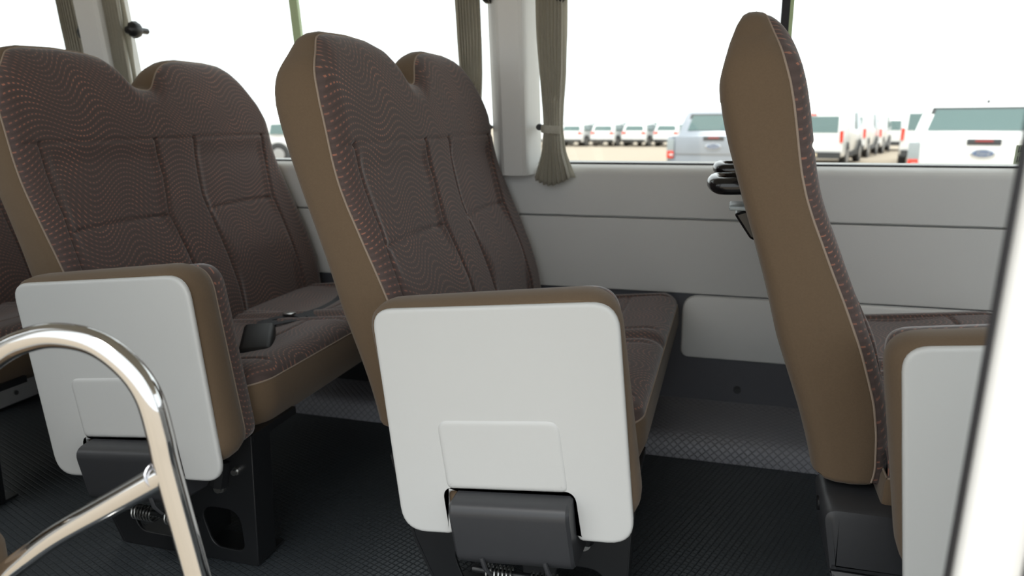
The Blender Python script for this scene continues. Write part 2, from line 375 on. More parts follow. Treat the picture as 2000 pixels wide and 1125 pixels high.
# windows
def window(n, x0, x1, label_sticker=False, latches=(), mid=None):
    w = struct(empty('window_%d' % n, ((x0 + x1) / 2, 2.16, 0.77)))
    ox, oy, oz = w.location
    def put(o):
        for v in o.data.vertices: v.co -= w.location
        o.parent = w; return o
    mid = mid or (x0 + x1) / 2
    def pane(a, b, y):
        V = [(a, y - lean(0.765), 0.765), (b, y - lean(0.765), 0.765), (b, y - lean(1.5), 1.5), (a, y - lean(1.5), 1.5)]
        V += [(x, yy + 0.004, z) for x, yy, z in V]
        return put(mobj('pane', V, [(0, 1, 2, 3), (4, 5, 6, 7), (0, 1, 5, 4), (1, 2, 6, 5), (2, 3, 7, 6), (3, 0, 4, 7)], GLASS, smooth=False))
    pane(x0, mid + 0.012, 2.165); pane(mid - 0.012, x1, 2.178)
    g = span('window_gasket', (x0, x1), (2.159, 2.2), (0.764, 0.7685), RUBBER); put(lean_obj(g))
    g = span('window_rail', (x0, x1), (2.12, 2.2), (1.49, 1.56), TRIM); put(lean_obj(g))
    g = span('green_glass_edge', (mid + 0.004, mid + 0.013), (2.158, 2.172), (0.772, 1.49), GREEN); put(lean_obj(g)); g['label'] = 'pale green edge of the sliding glass'
    g = span('sliding_seal', (mid - 0.016, mid + 0.0035), (2.160, 2.185), (0.772, 1.49), RUBBER if n == 2 else GREEN); put(lean_obj(g))
    if latches:
        for xx, d, lz in latches:
            bm = bmesh.new(); y = 2.11 - lean(lz)
            add_tube(bm, [(xx - d * 0.03, y, lz), (xx - d * 0.006, y, lz), (xx - d * 0.006, y, lz), (xx + d * 0.008, y, lz), (xx + d * 0.016, y, lz), (xx + d * 0.022, y, lz)], [0.012, 0.012, 0.027, 0.027, 0.020, 0.012], 8)
            add_tube(bm, [(xx, y, lz), (xx, 2.165 - lean(lz), lz)], 0.010, 8)
            put(bobj('window_latch', bm, BLACKM))
    if label_sticker:
        y = 2.163
        s = put(lean_obj(span('sticker', (0.684, 0.722), (y - 0.001, y + 0.001), (0.775, 0.822), STICK)))
        bm = bmesh.new()
        for r in range(2):
            zz = 0.811 - r * 0.024
            for k in range(6): add_box(bm, (0.691 + k * 0.005, y - 0.0015, zz), (0.0016, 0.001, 0.012 if k % 3 else 0.015))
            add_box(bm, (0.7, y - 0.0015, zz - 0.004), (0.02, 0.001, 0.0012))
        put(lean_obj(bobj('sticker_print', bm, CARDARK)))
    return w
window(1, PL + 0.078, PM - 0.069, latches=[(-1.884, 1, 1.187), (-0.672, -1, 1.235)], mid=-1.318)
window(2, PM + 0.069, 0.79, True, latches=[(-0.470, 1, 1.228)])
window(3, -3.43, PL - 0.078, latches=[(-2.085, -1, 1.187)])
window(4, 0.93, 2.23, latches=[])
struct(span('wall_far_header', (-3.6, 2.6), (2.02, 2.15), (1.56, 1.66), TRIM))
bpy.data.objects['wall_far_header'].name = 'trim_8'
# roof, ends and the door side
struct(span('ceiling', (-3.6, 2.6), (0.36, 2.2), (1.66, 1.72), CEIL))
rw = span('wall_rear', (-3.66, -3.6), (0.36, 2.2), (-0.06, 1.72), TRIM); struct(rw)
fw = span('wall_front', (2.6, 2.66), (0.36, 2.2), (-0.06, 0.8), TRIM); struct(fw)
DX0, DX1 = -0.95, 0.139     # sliding door opening
def wall_piece(bm, x, z, y=(0.38, 0.44)): add_box(bm, ((x[0] + x[1]) / 2, (y[0] + y[1]) / 2, (z[0] + z[1]) / 2), (x[1] - x[0], y[1] - y[0], z[1] - z[0]))
bm = bmesh.new()
wall_piece(bm, (-3.6, DX0), (-0.06, 0.78)); wall_piece(bm, (-3.6, 2.6), (1.5, 1.66)); wall_piece(bm, (0.30, 2.6), (-0.06, 0.78))
wall_piece(bm, (-3.6, -3.4), (0.78, 1.5)); wall_piece(bm, (-1.10, DX0), (0.78, 1.5)); wall_piece(bm, (-2.3, -2.2), (0.78, 1.5)); wall_piece(bm, (1.4, 1.5), (0.78, 1.5))
struct(bobj('wall_near', bm, TRIM, smooth=False))
# door frame pillar (white paint, black weather strip on its inner edge)
dr = struct(empty('door_1', (0.2, 0.40, 0)))
def rel(o, p):
    for v in o.data.vertices: v.co -= p.location
    o.parent = p; return o
pp = rpoly([(0.1405, 0.452, 0.006), (0.1395, 0.436, 0.012), (0.167, 0.4155, 0.010), (0.31, 0.41, 0.03), (0.31, 0.452, 0.01)])
def shear(o):
    for v in o.data.vertices: v.co.x += 0.028 * (v.co.z - 0.63)
    return o
rel(shear(loft('door_pillar', pp, [(0, -0.06), (0, 1.66)], PAINT, plane='XY')), dr)
rel(shear(tube('rubber_seal', [(0.1405, 0.449, -0.05), (0.1405, 0.449, 1.6)], 0.0035, RUBBER)), dr)
rel(shear(tube('outer_seal', [(0.1665, 0.409, -0.05), (0.1665, 0.409, 1.6)], 0.006, RUBBER)), dr)

# ================================================================== bench seats
PIP = [(0.305, 0.236), (0.314, 0.244), (0.342, 0.249), (0.403, 0.245), (0.454, 0.237), (0.494, 0.225), (0.541, 0.210), (0.588, 0.191), (0.624, 0.176), (0.667, 0.157), (0.708, 0.140), (0.741, 0.126), (0.776, 0.113), (0.814, 0.103), (0.846, 0.097), (0.876, 0.092), (0.910, 0.086), (0.948, 0.078), (0.970, 0.071), (0.996, 0.063), (1.015, 0.055), (1.034, 0.047), (1.050, 0.040), (1.062, 0.035)]
BAK = [(0.305, 0.163), (0.359, 0.150), (0.411, 0.135), (0.460, 0.118), (0.519, 0.097), (0.540, 0.089), (0.630, 0.065), (0.704, 0.042), (0.754, 0.025), (0.812, 0.007), (0.853, -0.006), (0.899, -0.018), (0.934, -0.024), (0.965, -0.026), (1.006, -0.020), (1.034, -0.013), (1.054, -0.005), (1.062, 0.0)]
PIP = smooth_tab(PIP, 300, 0.02); BAK = smooth_tab(BAK, 300, 0.03)
TOP = [(1.200, 0.925), (1.204, 0.955), (1.215, 0.985), (1.230, 1.004), (1.245, 1.018), (1.258, 1.033), (1.270, 1.046), (1.285, 1.053), (1.31, 1.058), (1.40, 1.061), (1.475, 1.057), (1.52, 1.048), (1.545, 1.031), (1.560, 1.008), (1.577, 0.990), (1.595, 0.980), (1.615, 0.976), (1.640, 0.976), (1.655, 0.984), (1.672, 1.003), (1.69, 1.021), (1.710, 1.036), (1.735, 1.048), (1.765, 1.056), (1.80, 1.060), (1.916, 1.059), (1.965, 1.054), (1.99, 1.044), (2.013, 1.025), (2.035, 0.998), (2.062, 0.962), (2.083, 0.92), (2.095, 0.87), (2.102, 0.80), (2.105, 0.72)]
TOP = smooth_tab(TOP, 900, 0.007)
Y0, Y1, ZB = 1.200, 2.105, 0.31
def zbot(y): return ZB + 0.012 * max(0, 1 - min(y - Y0, Y1 - y) / 0.03) ** 2
def seam_a(z): return lerp_tab([(0.58, 1.230), (0.64, 1.236), (0.70, 1.246), (0.86, 1.252)], z)
def seam_b(z): return lerp_tab([(0.56, 1.545), (0.67, 1.545), (0.76, 1.580), (0.86, 1.590)], z)
def seam_c(z): return lerp_tab([(0.56, 1.685), (0.70, 1.688), (0.78, 1.715), (0.86, 1.735)], z)
def seam_d(z): return lerp_tab([(0.56, 1.985), (0.67, 1.99), (0.78, 2.03), (0.86, 2.045)], z)
def sstep(a, b, x): t = min(1, max(0, (x - a) / (b - a))); return t * t * (3 - 2 * t)
def grv(d, w=0.0048): return math.exp(-(d / w) ** 2)
def back_relief(y, z):
    d = min((y - Y0), (Y1 - y), (lerp_tab(TOP, y) - z), (z - ZB) * 1.2)
    d = max(d, 0)
    t = min(d / 0.045, 1.0); b = 0.026 * math.sqrt(max(0, 1 - (1 - t) ** 2))
    # hollow between the bolsters, lumbar swell
    for l, r in ((seam_a(z), seam_b(z)), (seam_c(z), seam_d(z))):
        ins = sstep(l - 0.004, l + 0.03, y) * (1 - sstep(r - 0.03, r + 0.004, y))
        if z < 0.855:
            b -= 0.012 * ins * sstep(0.855, 0.80, z)
            b += 0.017 * ins * math.exp(-((z - 0.55) / 0.085) ** 2)
            b += 0.006 * ins * math.exp(-((z - 0.76) / 0.06) ** 2)
        else: b += 0.0
    b -= 0.004 * grv(z - 0.8535) * sstep(0.0, 0.03, min(y - Y0, Y1 - y))
    lowf = sstep(0.30, 0.42, z)
    if z < 0.856:
        for s in (seam_a(z), seam_b(z), seam_c(z), seam_d(z)): b -= 0.0075 * lowf * grv(y - s)
    for l, r in ((seam_a(z), seam_b(z)), (seam_c(z), seam_d(z))):
        b -= 0.007 * grv(z - 0.662 - 0.004 * math.sin((y - l) * 9), 0.004) * sstep(l, l + 0.01, y) * (1 - sstep(r - 0.01, r, y))
    return b
def ticks(lo, hi, n, edges=0.35):
    return [lo + (hi - lo) * (t - edges * math.sin(2 * math.pi * t) / (2 * math.pi)) for t in [i / n for i in range(n + 1)]]
def make_backrest(root):
    ys = ticks(Y0, Y1, 340, 0.4); nz = 210; ts = ticks(0, 1, nz, 0.5)
    V = []; UV = []
    for y in ys:
        zt, zb = lerp_tab(TOP, y), zbot(y)
        for t in ts:
            z = zb + (zt - zb) * t
            V.append((lerp_tab(PIP, z) + back_relief(y, z), y, z)); UV.append((y, z))
    n1 = nz + 1; F = [(i * n1 + j, (i + 1) * n1 + j, (i + 1) * n1 + j + 1, i * n1 + j + 1) for i in range(len(ys) - 1) for j in range(nz)]
    bk = mobj('backrest', V, F, FABRIC, root, uvs=UV, angle=80)
    # boundary loop: bottom, far side, top, near side
    I = len(ys) - 1
    loop = [(ys[i], 0) for i in range(0, I)] + [(ys[I], t) for t in ts[:-1]] + [(ys[i], 1) for i in range(I, 0, -1)] + [(ys[0], t) for t in ts[:0:-1]]
    loop = loop[::2]
    pts = [Vector((y, zbot(y) + (lerp_tab(TOP, y) - zbot(y)) * t)) for y, t in loop]
    rim = [(lerp_tab(PIP, p.y), p.x, p.y) for p in pts]
    bm = bmesh.new(); add_tube(bm, rim + [rim[0]], 0.0022, 6, cap=False); bobj('piping', bm, PIPING, bk, angle=80)
    # brown shell: side band wrapped around to a rounded back
    bm = bmesh.new(); rings = []
    ins_tab = [(0.0, 0.0), (0.04, -0.003), (0.3, -0.005), (0.6, -0.004), (0.80, 0.0), (0.91, 0.008), (0.975, 0.022), (1.0, 0.045)]
    for fr, ins in ins_tab:
        q = pts if abs(ins) < 1e-9 else None
        ring = []
        for k, p in enumerate(pts):
            a, c = pts[k - 1], pts[(k + 1) % len(pts)]; e = (c - a); n = Vector((-e.y, e.x)).normalized()
            pp = p + n * ins
            if pp.y > 1.056: pp = Vector((pp.x, pp.y))
            zz = min(max(p.y, ZB), 1.062); xp, xb = lerp_tab(PIP, zz), lerp_tab(BAK, zz)
            ring.append(bm.verts.new((xp + (xb - xp) * fr, pp.x, pp.y)))
        rings.append(ring)
    N = len(pts)
    for a, b in zip(rings, rings[1:]):
        for k in range(N): bm.faces.new((a[k], a[(k + 1) % N], b[(k + 1) % N], b[k]))
    f = bm.faces.new(rings[-1]); bmesh.ops.triangulate(bm, faces=[f])
    bobj('backrest_cover', bm, BROWN, root, angle=50)
CX0, CX1, CY0, CY1 = 0.262, 0.672, 1.172, 2.085
def cushion_front(y):
    d = min(y - CY0, CY1 - y); return CX1 - 0.028 * max(0, 1 - d / 0.06) ** 2
def cushion_rim(x, y): return 0.345 + (x - CX0) * 0.10
def make_cushion(root):
    ys = ticks(CY0, CY1, 190, 0.6); nx = 110; ts = ticks(0, 1, nx, 0.55)
    V = []; UV = []
    for y in ys:
        xf = cushion_front(y)
        for t in ts:
            x = CX0 + (xf - CX0) * t
            d = max(0, min(y - CY0, CY1 - y, xf - x)); q = min(d / 0.055, 1); b = 0.036 * math.sqrt(max(0, 1 - (1 - q) ** 2))
            mid = abs(y - 1.62)
            b -= 0.010 * math.exp(-(mid / 0.02) ** 2)
            for l, r in ((CY0 + 0.06, 1.575), (1.665, CY1 - 0.06)):
                ins = sstep(l, l + 0.03, y) * (1 - sstep(r - 0.03, r, y))
                b -= 0.010 * ins * math.exp(-((x - 0.42) / 0.10) ** 2)
                b -= 0.006 * grv(x - 0.535 - 0.01 * math.sin((y - l) * 7), 0.004) * ins
                b -= 0.005 * (grv(y - l - 0.01 - 0.05 * (x - 0.5)) + grv(y - r + 0.01)) * sstep(0.66, 0.63, x)
            V.append((x, y, cushion_rim(x, y) + b)); UV.append((y, x))
    n1 = nx + 1; F = [(i * n1 + j, (i + 1) * n1 + j, (i + 1) * n1 + j + 1, i * n1 + j + 1) for i in range(len(ys) - 1) for j in range(nx)]
    cu = mobj('cushion', V, F, FABRIC, root, uvs=UV, angle=80)
    I = len(ys) - 1
    loop = [(ys[i], 0) for i in range(0, I)] + [(ys[I], t) for t in ts[:-1]] + [(ys[i], 1) for i in range(I, 0, -1)] + [(ys[0], t) for t in ts[:0:-1]]
    pts = [(CX0 + (cushion_front(y) - CX0) * t, y) for y, t in loop]
    bm = bmesh.new(); add_tube(bm, [(x, y, cushion_rim(x, y)) for x, y in pts] + [(pts[0][0], pts[0][1], cushion_rim(*pts[0]))], 0.002, 6, cap=False); bobj('piping', bm, PIPING, cu, angle=80)
    bm = bmesh.new(); rings = []
    P2 = [Vector(p) for p in pts]
    for dz, ins, fx in ((0, 0, 0), (-0.008, -0.004, 0), (-0.05, -0.006, 0.0), (-0.095, 0.0, -0.012), (-0.115, 0.010, -0.03), (-0.12, 0.03, -0.05)):
        ring = []
        for k, p in enumerate(P2):
            a, c = P2[k - 1], P2[(k + 1) % len(P2)]; e = c - a; n = Vector((e.y, -e.x)).normalized()
            q = p + n * ins; w = sstep(0.5, 0.67, p.x)
            ring.append(bm.verts.new((q.x + fx * w, q.y, cushion_rim(*p) + dz)))
        rings.append(ring)
    N = len(P2)
    for a, b in zip(rings, rings[1:]):
        for k in range(N): bm.faces.new((a[k], a[(k + 1) % N], b[(k + 1) % N], b[k]))
    f = bm.faces.new(rings[-1]); bmesh.ops.triangulate(bm, faces=[f])
    bobj('cushion_skirt', bm, BROWN, root, angle=50)
YP = 1.030
def make_folding(root):
    """the aisle seat, folded up on its side against the bench"""
    pad = rpoly([(0.236, 0.604, 0.045), (0.64, 0.650, 0.06), (0.690, 0.280, 0.05), (0.292, 0.232, 0.08)], 9)
    fold = loft('folding_seat', pad, [(0.020, YP + 0.006), (0.008, YP + 0.007), (0.0, YP + 0.018), (-0.003, YP + 0.04), (-0.002, YP + 0.060), (0.004, YP + 0.078), (0.010, YP + 0.084), (0.016, YP + 0.0835)], BROWN, root)
    # patterned cushion face on the inner side
    rg = [(0.012, YP + 0.084), (0.008, YP + 0.098), (0.010, YP + 0.118), (0.020, YP + 0.130), (0.040, YP + 0.136)]
    bm = bmesh.new(); fs = add_loft(bm, pad, rg); bmesh.ops.triangulate(bm, faces=fs)
    uvl = bm.loops.layers.uv.new('UVMap')
    for f in bm.faces:
        for l in f.loops: l[uvl].uv = (l.vert.co.y * 1.0 + l.vert.co.x * 0.3, l.vert.co.z + l.vert.co.x * 0.8)
    o = bobj('folded_cushion', bm, FABRIC, fold); o['label'] = 'patterned fabric face of the folded seat'
    bm = bmesh.new(); q = offset(pad, 0.009); add_tube(bm, [(p.x, YP + 0.0845, p.y) for p in q] + [(q[0].x, YP + 0.0845, q[0].y)], 0.002, 6, cap=False); bobj('piping', bm, PIPING, fold, angle=80)
    out = rpoly([(0.250, 0.600, 0.035), (0.648, 0.6385, 0.045), (0.684, 0.250, 0.045), (0.594, 0.243, 0.012), (0.582, 0.320, 0.012), (0.374, 0.298, 0.012), (0.384, 0.2205, 0.012), (0.291, 0.211, 0.055)], 7)
    bm = bmesh.new(); fs = add_loft(bm, out, [(0.003, YP + 0.012), (0.0, YP + 0.009), (0.0, YP + 0.004), (0.0015, YP + 0.0012), (0.004, YP), (0.0075, YP)]); bmesh.ops.triangulate(bm, faces=fs)
    emb = rpoly([(0.356, 0.424, 0.022), (0.563, 0.446, 0.022), (0.580, 0.324, 0.013), (0.373, 0.302, 0.013)], 6)
    fs = add_loft(bm, emb, [(0.0, YP + 0.004), (0.002, YP + 0.0002), (0.006, YP - 0.0016), (0.009, YP - 0.002), (0.012, YP - 0.002)]); bmesh.ops.triangulate(bm, faces=fs)
    # cut the raised panel away where the hinge notch is: its lower edge stops at the notch
    o = bobj('shell_panel', bm, WHITE, fold, angle=50); o['label'] = 'off-white plastic shell with hinge notch'
    # hinge cover
    hp = rpoly([(1.03, 0.300, 0.012), (0.985, 0.296, 0.022), (0.997, 0.184, 0.03), (1.10, 0.176, 0.02), (1.115, 0.28, 0.01)], 7)
    bm = bmesh.new(); fs = add_loft(bm, hp, [(0.005, 0.390), (0.0, 0.395), (0.0, 0.583), (0.005, 0.588)], 'YZ'); bmesh.ops.triangulate(bm, faces=fs)
    for xx in (0.44, 0.545): add_tube(bm, [(xx - 0.004, 0.995, 0.202), (xx, 0.995, 0.184), (xx + 0.006, 1.005, 0.164)], [0.004, 0.004, 0.003], 8)
    bmesh.ops.rotate(bm, cent=(0.49, 1.03, 0.25), matrix=Matrix.Rotation(math.radians(-5.5), 3, 'Y'), verts=bm.verts)
    bmesh.ops.translate(bm, vec=(0.003, 0, 0.012), verts=bm.verts)
    o = bobj('hinge_cover', bm, BLACKP, fold, angle=35)
    bm = bmesh.new(); add_tube(bm, [(0.352, 1.075, 0.30), (0.64, 1.075, 0.31)], 0.014, 12)
    bobj('hinge_pin', bm, BLACKM, fold)
def make_leg(root):
    outer = rpoly([(0.222, 0.292, 0.0), (0.668, 0.292, 0.0), (0.657, 0.0, 0.012), (0.318, 0.0, 0.012), (0.262, 0.13, 0.03)], 5)
    h1 = rpoly([(0.330, 0.128, 0.03), (0.470, 0.128, 0.03), (0.475, 0.036, 0.03), (0.365, 0.036, 0.03)], 6)
    h2 = rpoly([(0.524, 0.122, 0.03), (0.622, 0.122, 0.035), (0.628, 0.030, 0.02), (0.552, 0.030, 0.035)], 6)
    leg = plate_with_holes('leg', [(p.x, p.y) for p in outer], [[(p.x, p.y) for p in h1], [(p.x, p.y) for p in h2]], 1.1435, 0.006, 0.002, BLACKM, root)
    # flanges of the pressed steel leg
    bm = bmesh.new()
    def prism(a, b, t, y0, y1):
        (ax, az), (bx, bz) = a, b; d = Vector((bx - ax, bz - az)).normalized(); n = Vector((-d.y, d.x)) * t
        v = [(ax, az), (bx, bz), (bx + n.x, bz + n.y), (ax + n.x, az + n.y)]
        A = [bm.verts.new((x, y0, z)) for x, z in v]; B = [bm.verts.new((x, y1, z)) for x, z in v]
        for k in range(4): bm.faces.new((A[k], A[(k + 1) % 4], B[(k + 1) % 4], B[k]))
        bm.faces.new(A); bm.faces.new(B)
    prism((0.658, 0.004), (0.669, 0.292), 0.005, 1.141, 1.200)
    prism((0.655, 0.001), (0.32, 0.001), -0.005, 1.141, 1.235)
    prism((0.317, 0.004), (0.262, 0.13), 0.005, 1.141, 1.195); prism((0.262, 0.13), (0.222, 0.292), 0.005, 1.141, 1.195)
    add_box(bm, (0.45, 1.22, 0.286), (0.44, 0.15, 0.016))
    add_box(bm, (0.50, 1.20, 0.15), (0.02, 0.10, 0.27))
    bobj('leg_flange', bm, BLACKM, leg, smooth=False)
    for x, z, r in ((0.585, 0.172, 0.0085), (0.628, 0.214, 0.006), (0.452, 0.16, 0.007)):
        bm = bmesh.new(); add_tube(bm, [(x, 1.141, z), (x, 1.134, z), (x, 1.134, z), (x, 1.127, z)], [r * 1.5, r * 1.35, r, r], 18)
        bobj('leg_bolt', bm, STEEL, leg)
    bm = bmesh.new(); add_tube(bm, [(0.583, 1.139, 0.177), (0.598, 1.139, 0.235)], 0.018, 8)
    bobj('hinge_bracket', bm, BLACKM, leg)
    for x0 in (0.425, 0.505):
        bm = bmesh.new()
        add_tube(bm, [(x0 + 0.05 * t / 90, 1.075 + 0.014 * math.cos(t * 2 * math.pi / 13), 0.128 + 0.014 * math.sin(t * 2 * math.pi / 13)) for t in range(91)], 0.0018, 6)
        bobj('hinge_spring', bm, STEEL, leg)
    tube('spring_rod', [(0.40, 1.075, 0.130), (0.58, 1.075, 0.134)], 0.006, BLACKM, leg, 8)
    for x, y, z in ((0.45, 1.2, 0.012), (0.605, 1.2, 0.012)):
        bm = bmesh.new(); add_tube(bm, [(x, y, z - 0.01), (x, y, z), (x, y, z), (x, y, z + 0.009)], [0.017, 0.017, 0.011, 0.011], 14)
        bobj('floor_bolt', bm, STEEL, leg)
def make_bench():
    root = empty('bench_seat')
    make_backrest(root); make_cushion(root); make_folding(root); make_leg(root)
    # wall side support
    box('wall_support', (0.46, 2.06, 0.15), (0.25, 0.05, 0.30), BLACKM, root, bev=0.006)
    return root
XS = [-2.296, -1.545, -0.794, 0.0]
bench = make_bench()
LAB = ['rearmost brown bench seat, cut off by the picture edge beyond the chrome handrail',
       'brown patterned double bench seat with a seat belt lying on its cushion',
       'brown patterned double bench seat behind the central off-white folded seat shell',
       'brown double bench seat seen side-on next to the white door pillar']
bens = []
for i, x in enumerate(XS):
    b = bench if i == 0 else copy_tree(bench)
    b.location = (x, 0, 0); tag(b, LAB[i], 'bench seat', 'double bench seats along the window side'); bens.append(b)
for ch in list(bens[3].children):
    if ch.name.startswith('folding_seat'): ch.location.x = -0.020
# recliner cover under the rear of the front bench's backrest
def recliner_cover(root):
    rc = rpoly([(0.166, 0.303, 0.022), (0.34, 0.303, 0.0), (0.34, 0.196, 0.0), (0.184, 0.196, 0.004)], 6)
    bm = bmesh.new(); fs = add_loft(bm, rc, [(0.012, 1.128), (0.003, 1.132), (0.0, 1.14), (0.0, 1.26)]); bmesh.ops.triangulate(bm, faces=fs)
    rc2 = rpoly([(0.186, 0.193, 0.004), (0.34, 0.193, 0.0), (0.34, 0.0, 0.0), (0.24, 0.0, 0.004)], 4)
    fs = add_loft(bm, rc2, [(0.006, 1.131), (0.0, 1.136), (0.0, 1.26)]); bmesh.ops.triangulate(bm, faces=fs)
    o = bobj('recliner_cover', bm, BLACKP, root, angle=35)
    bm = bmesh.new(); add_tube(bm, [(0.178, 1.20, 0.275), (0.168, 1.20, 0.275)], 0.012, 14); bobj('pivot_cap', bm, GLOSSB, o)
recliner_cover(bens[3])
# assist grips and flip hook on the back of the front bench
def grip(parent, yc, z, w=0.06):
    bm = bmesh.new()
    P = [(0.045, yc - w, z), (0.005, yc - w, z - 0.002), (-0.016, yc - w * 0.9, z - 0.002), (-0.024, yc - w * 0.5, z), (-0.026, yc, z), (-0.024, yc + w * 0.5, z), (-0.016, yc + w * 0.9, z - 0.002), (0.005, yc + w, z - 0.002), (0.045, yc + w, z)]
    add_tube(bm, smooth_path(P, 6), 0.0150, 14)
    return bobj('assist_grip', bm, GLOSSB, parent, angle=80)
grip(bens[3], 1.40, 0.782); grip(bens[3], 1.80, 0.782)
hk = bmesh.new(); hp = rpoly([(0.010, 0.728, 0.004), (0.060, 0.745, 0.0), (0.075, 0.672, 0.0), (0.040, 0.684, 0.014)], 5)
fs = add_loft(hk, hp, [(0.004, 1.37), (0, 1.374), (0, 1.45), (0.004, 1.454)]); bmesh.ops.triangulate(hk, faces=fs)
hb = bobj('cup_hook', hk, GLOSSB, bens[3])
box('hook_lid', (0.030, 1.412, 0.738), (0.058, 0.088, 0.008), LID, hb, bev=0.003, rot=None)

# ================================================================== seat belts on the second bench
def strap(bm, pts, w, th=0.0016, up=(0, 0, 1)):
    pts = smooth_path(pts, 6); up = Vector(up); R = []
    for i, p in enumerate(pts):
        t = (pts[min(i + 1, len(pts) - 1)] - pts[max(i - 1, 0)]).normalized(); s = t.cross(up).normalized() * (w / 2); n = s.cross(t).normalized() * th
        R.append([bm.verts.new(p + s), bm.verts.new(p - s), bm.verts.new(p - s + n), bm.verts.new(p + s + n)])
    for a, b in zip(R, R[1:]):
        for k in range(4): bm.faces.new((a[k], a[(k + 1) % 4], b[(k + 1) % 4], b[k]))
    bm.faces.new(R[0]); bm.faces.new(R[-1])
sbelt = empty('seat_belt', (-1.06, 1.42, 0.385))
tag(sbelt, 'black lap belt with its buckle lying on the cushion of the bench beyond the rail', 'seat belt')
def rel2(o): return rel(o, sbelt)
bm = bmesh.new(); add_box(bm, (0, 0, 0), (0.125, 0.070, 0.038), 0.012, 3, Matrix.Rotation(math.radians(-62), 3, 'Z') @ Matrix.Rotation(math.radians(14), 3, 'Y'))
bmesh.ops.translate(bm, vec=(-0.998, 1.352, 0.412), verts=bm.verts); rel2(bobj('buckle', bm, BELT))
bm = bmesh.new(); add_box(bm, (0, 0, 0), (0.05, 0.034, 0.010), 0.003, 2, Matrix.Rotation(math.radians(-62), 3, 'Z') @ Matrix.Rotation(math.radians(10), 3, 'Y'))
bmesh.ops.translate(bm, vec=(-0.966, 1.293, 0.404), verts=bm.verts); rel2(bobj('press_button', bm, BELT))
bm = bmesh.new(); add_box(bm, (0, 0, 0), (0.16, 0.05, 0.012), 0.004, 2, Matrix.Rotation(math.radians(-66), 3, 'Z') @ Matrix.Rotation(math.radians(4), 3, 'Y'))
bmesh.ops.translate(bm, vec=(-1.075, 1.475, 0.392), verts=bm.verts); rel2(bobj('buckle_stalk', bm, WEB))
bm = bmesh.new(); strap(bm, [(-1.115, 1.545, 0.400), (-1.10, 1.60, 0.398), (-1.075, 1.635, 0.396), (-1.04, 1.62, 0.402), (-1.00, 1.60, 0.402)], 0.02)
strap(bm, [(-1.10, 1.49, 0.400), (-1.06, 1.54, 0.402), (-1.02, 1.60, 0.400)], 0.022)
rel2(bobj('tongue_strap', bm, WEB))
bm = bmesh.new(); add_box(bm, (-1.088, 1.615, 0.404), (0.028, 0.022, 0.006), 0.002); rel2(bobj('adjuster', bm, STEEL))
bm = bmesh.new(); strap(bm, [(-1.03, 1.585, 0.400), (-1.02, 1.68, 0.398), (-1.03, 1.78, 0.397), (-1.06, 1.88, 0.395), (-1.10, 1.98, 0.388), (-1.16, 2.05, 0.38)], 0.056, up=(0.2, -0.45, 1))
rel2(bobj('webbing', bm, WEB))

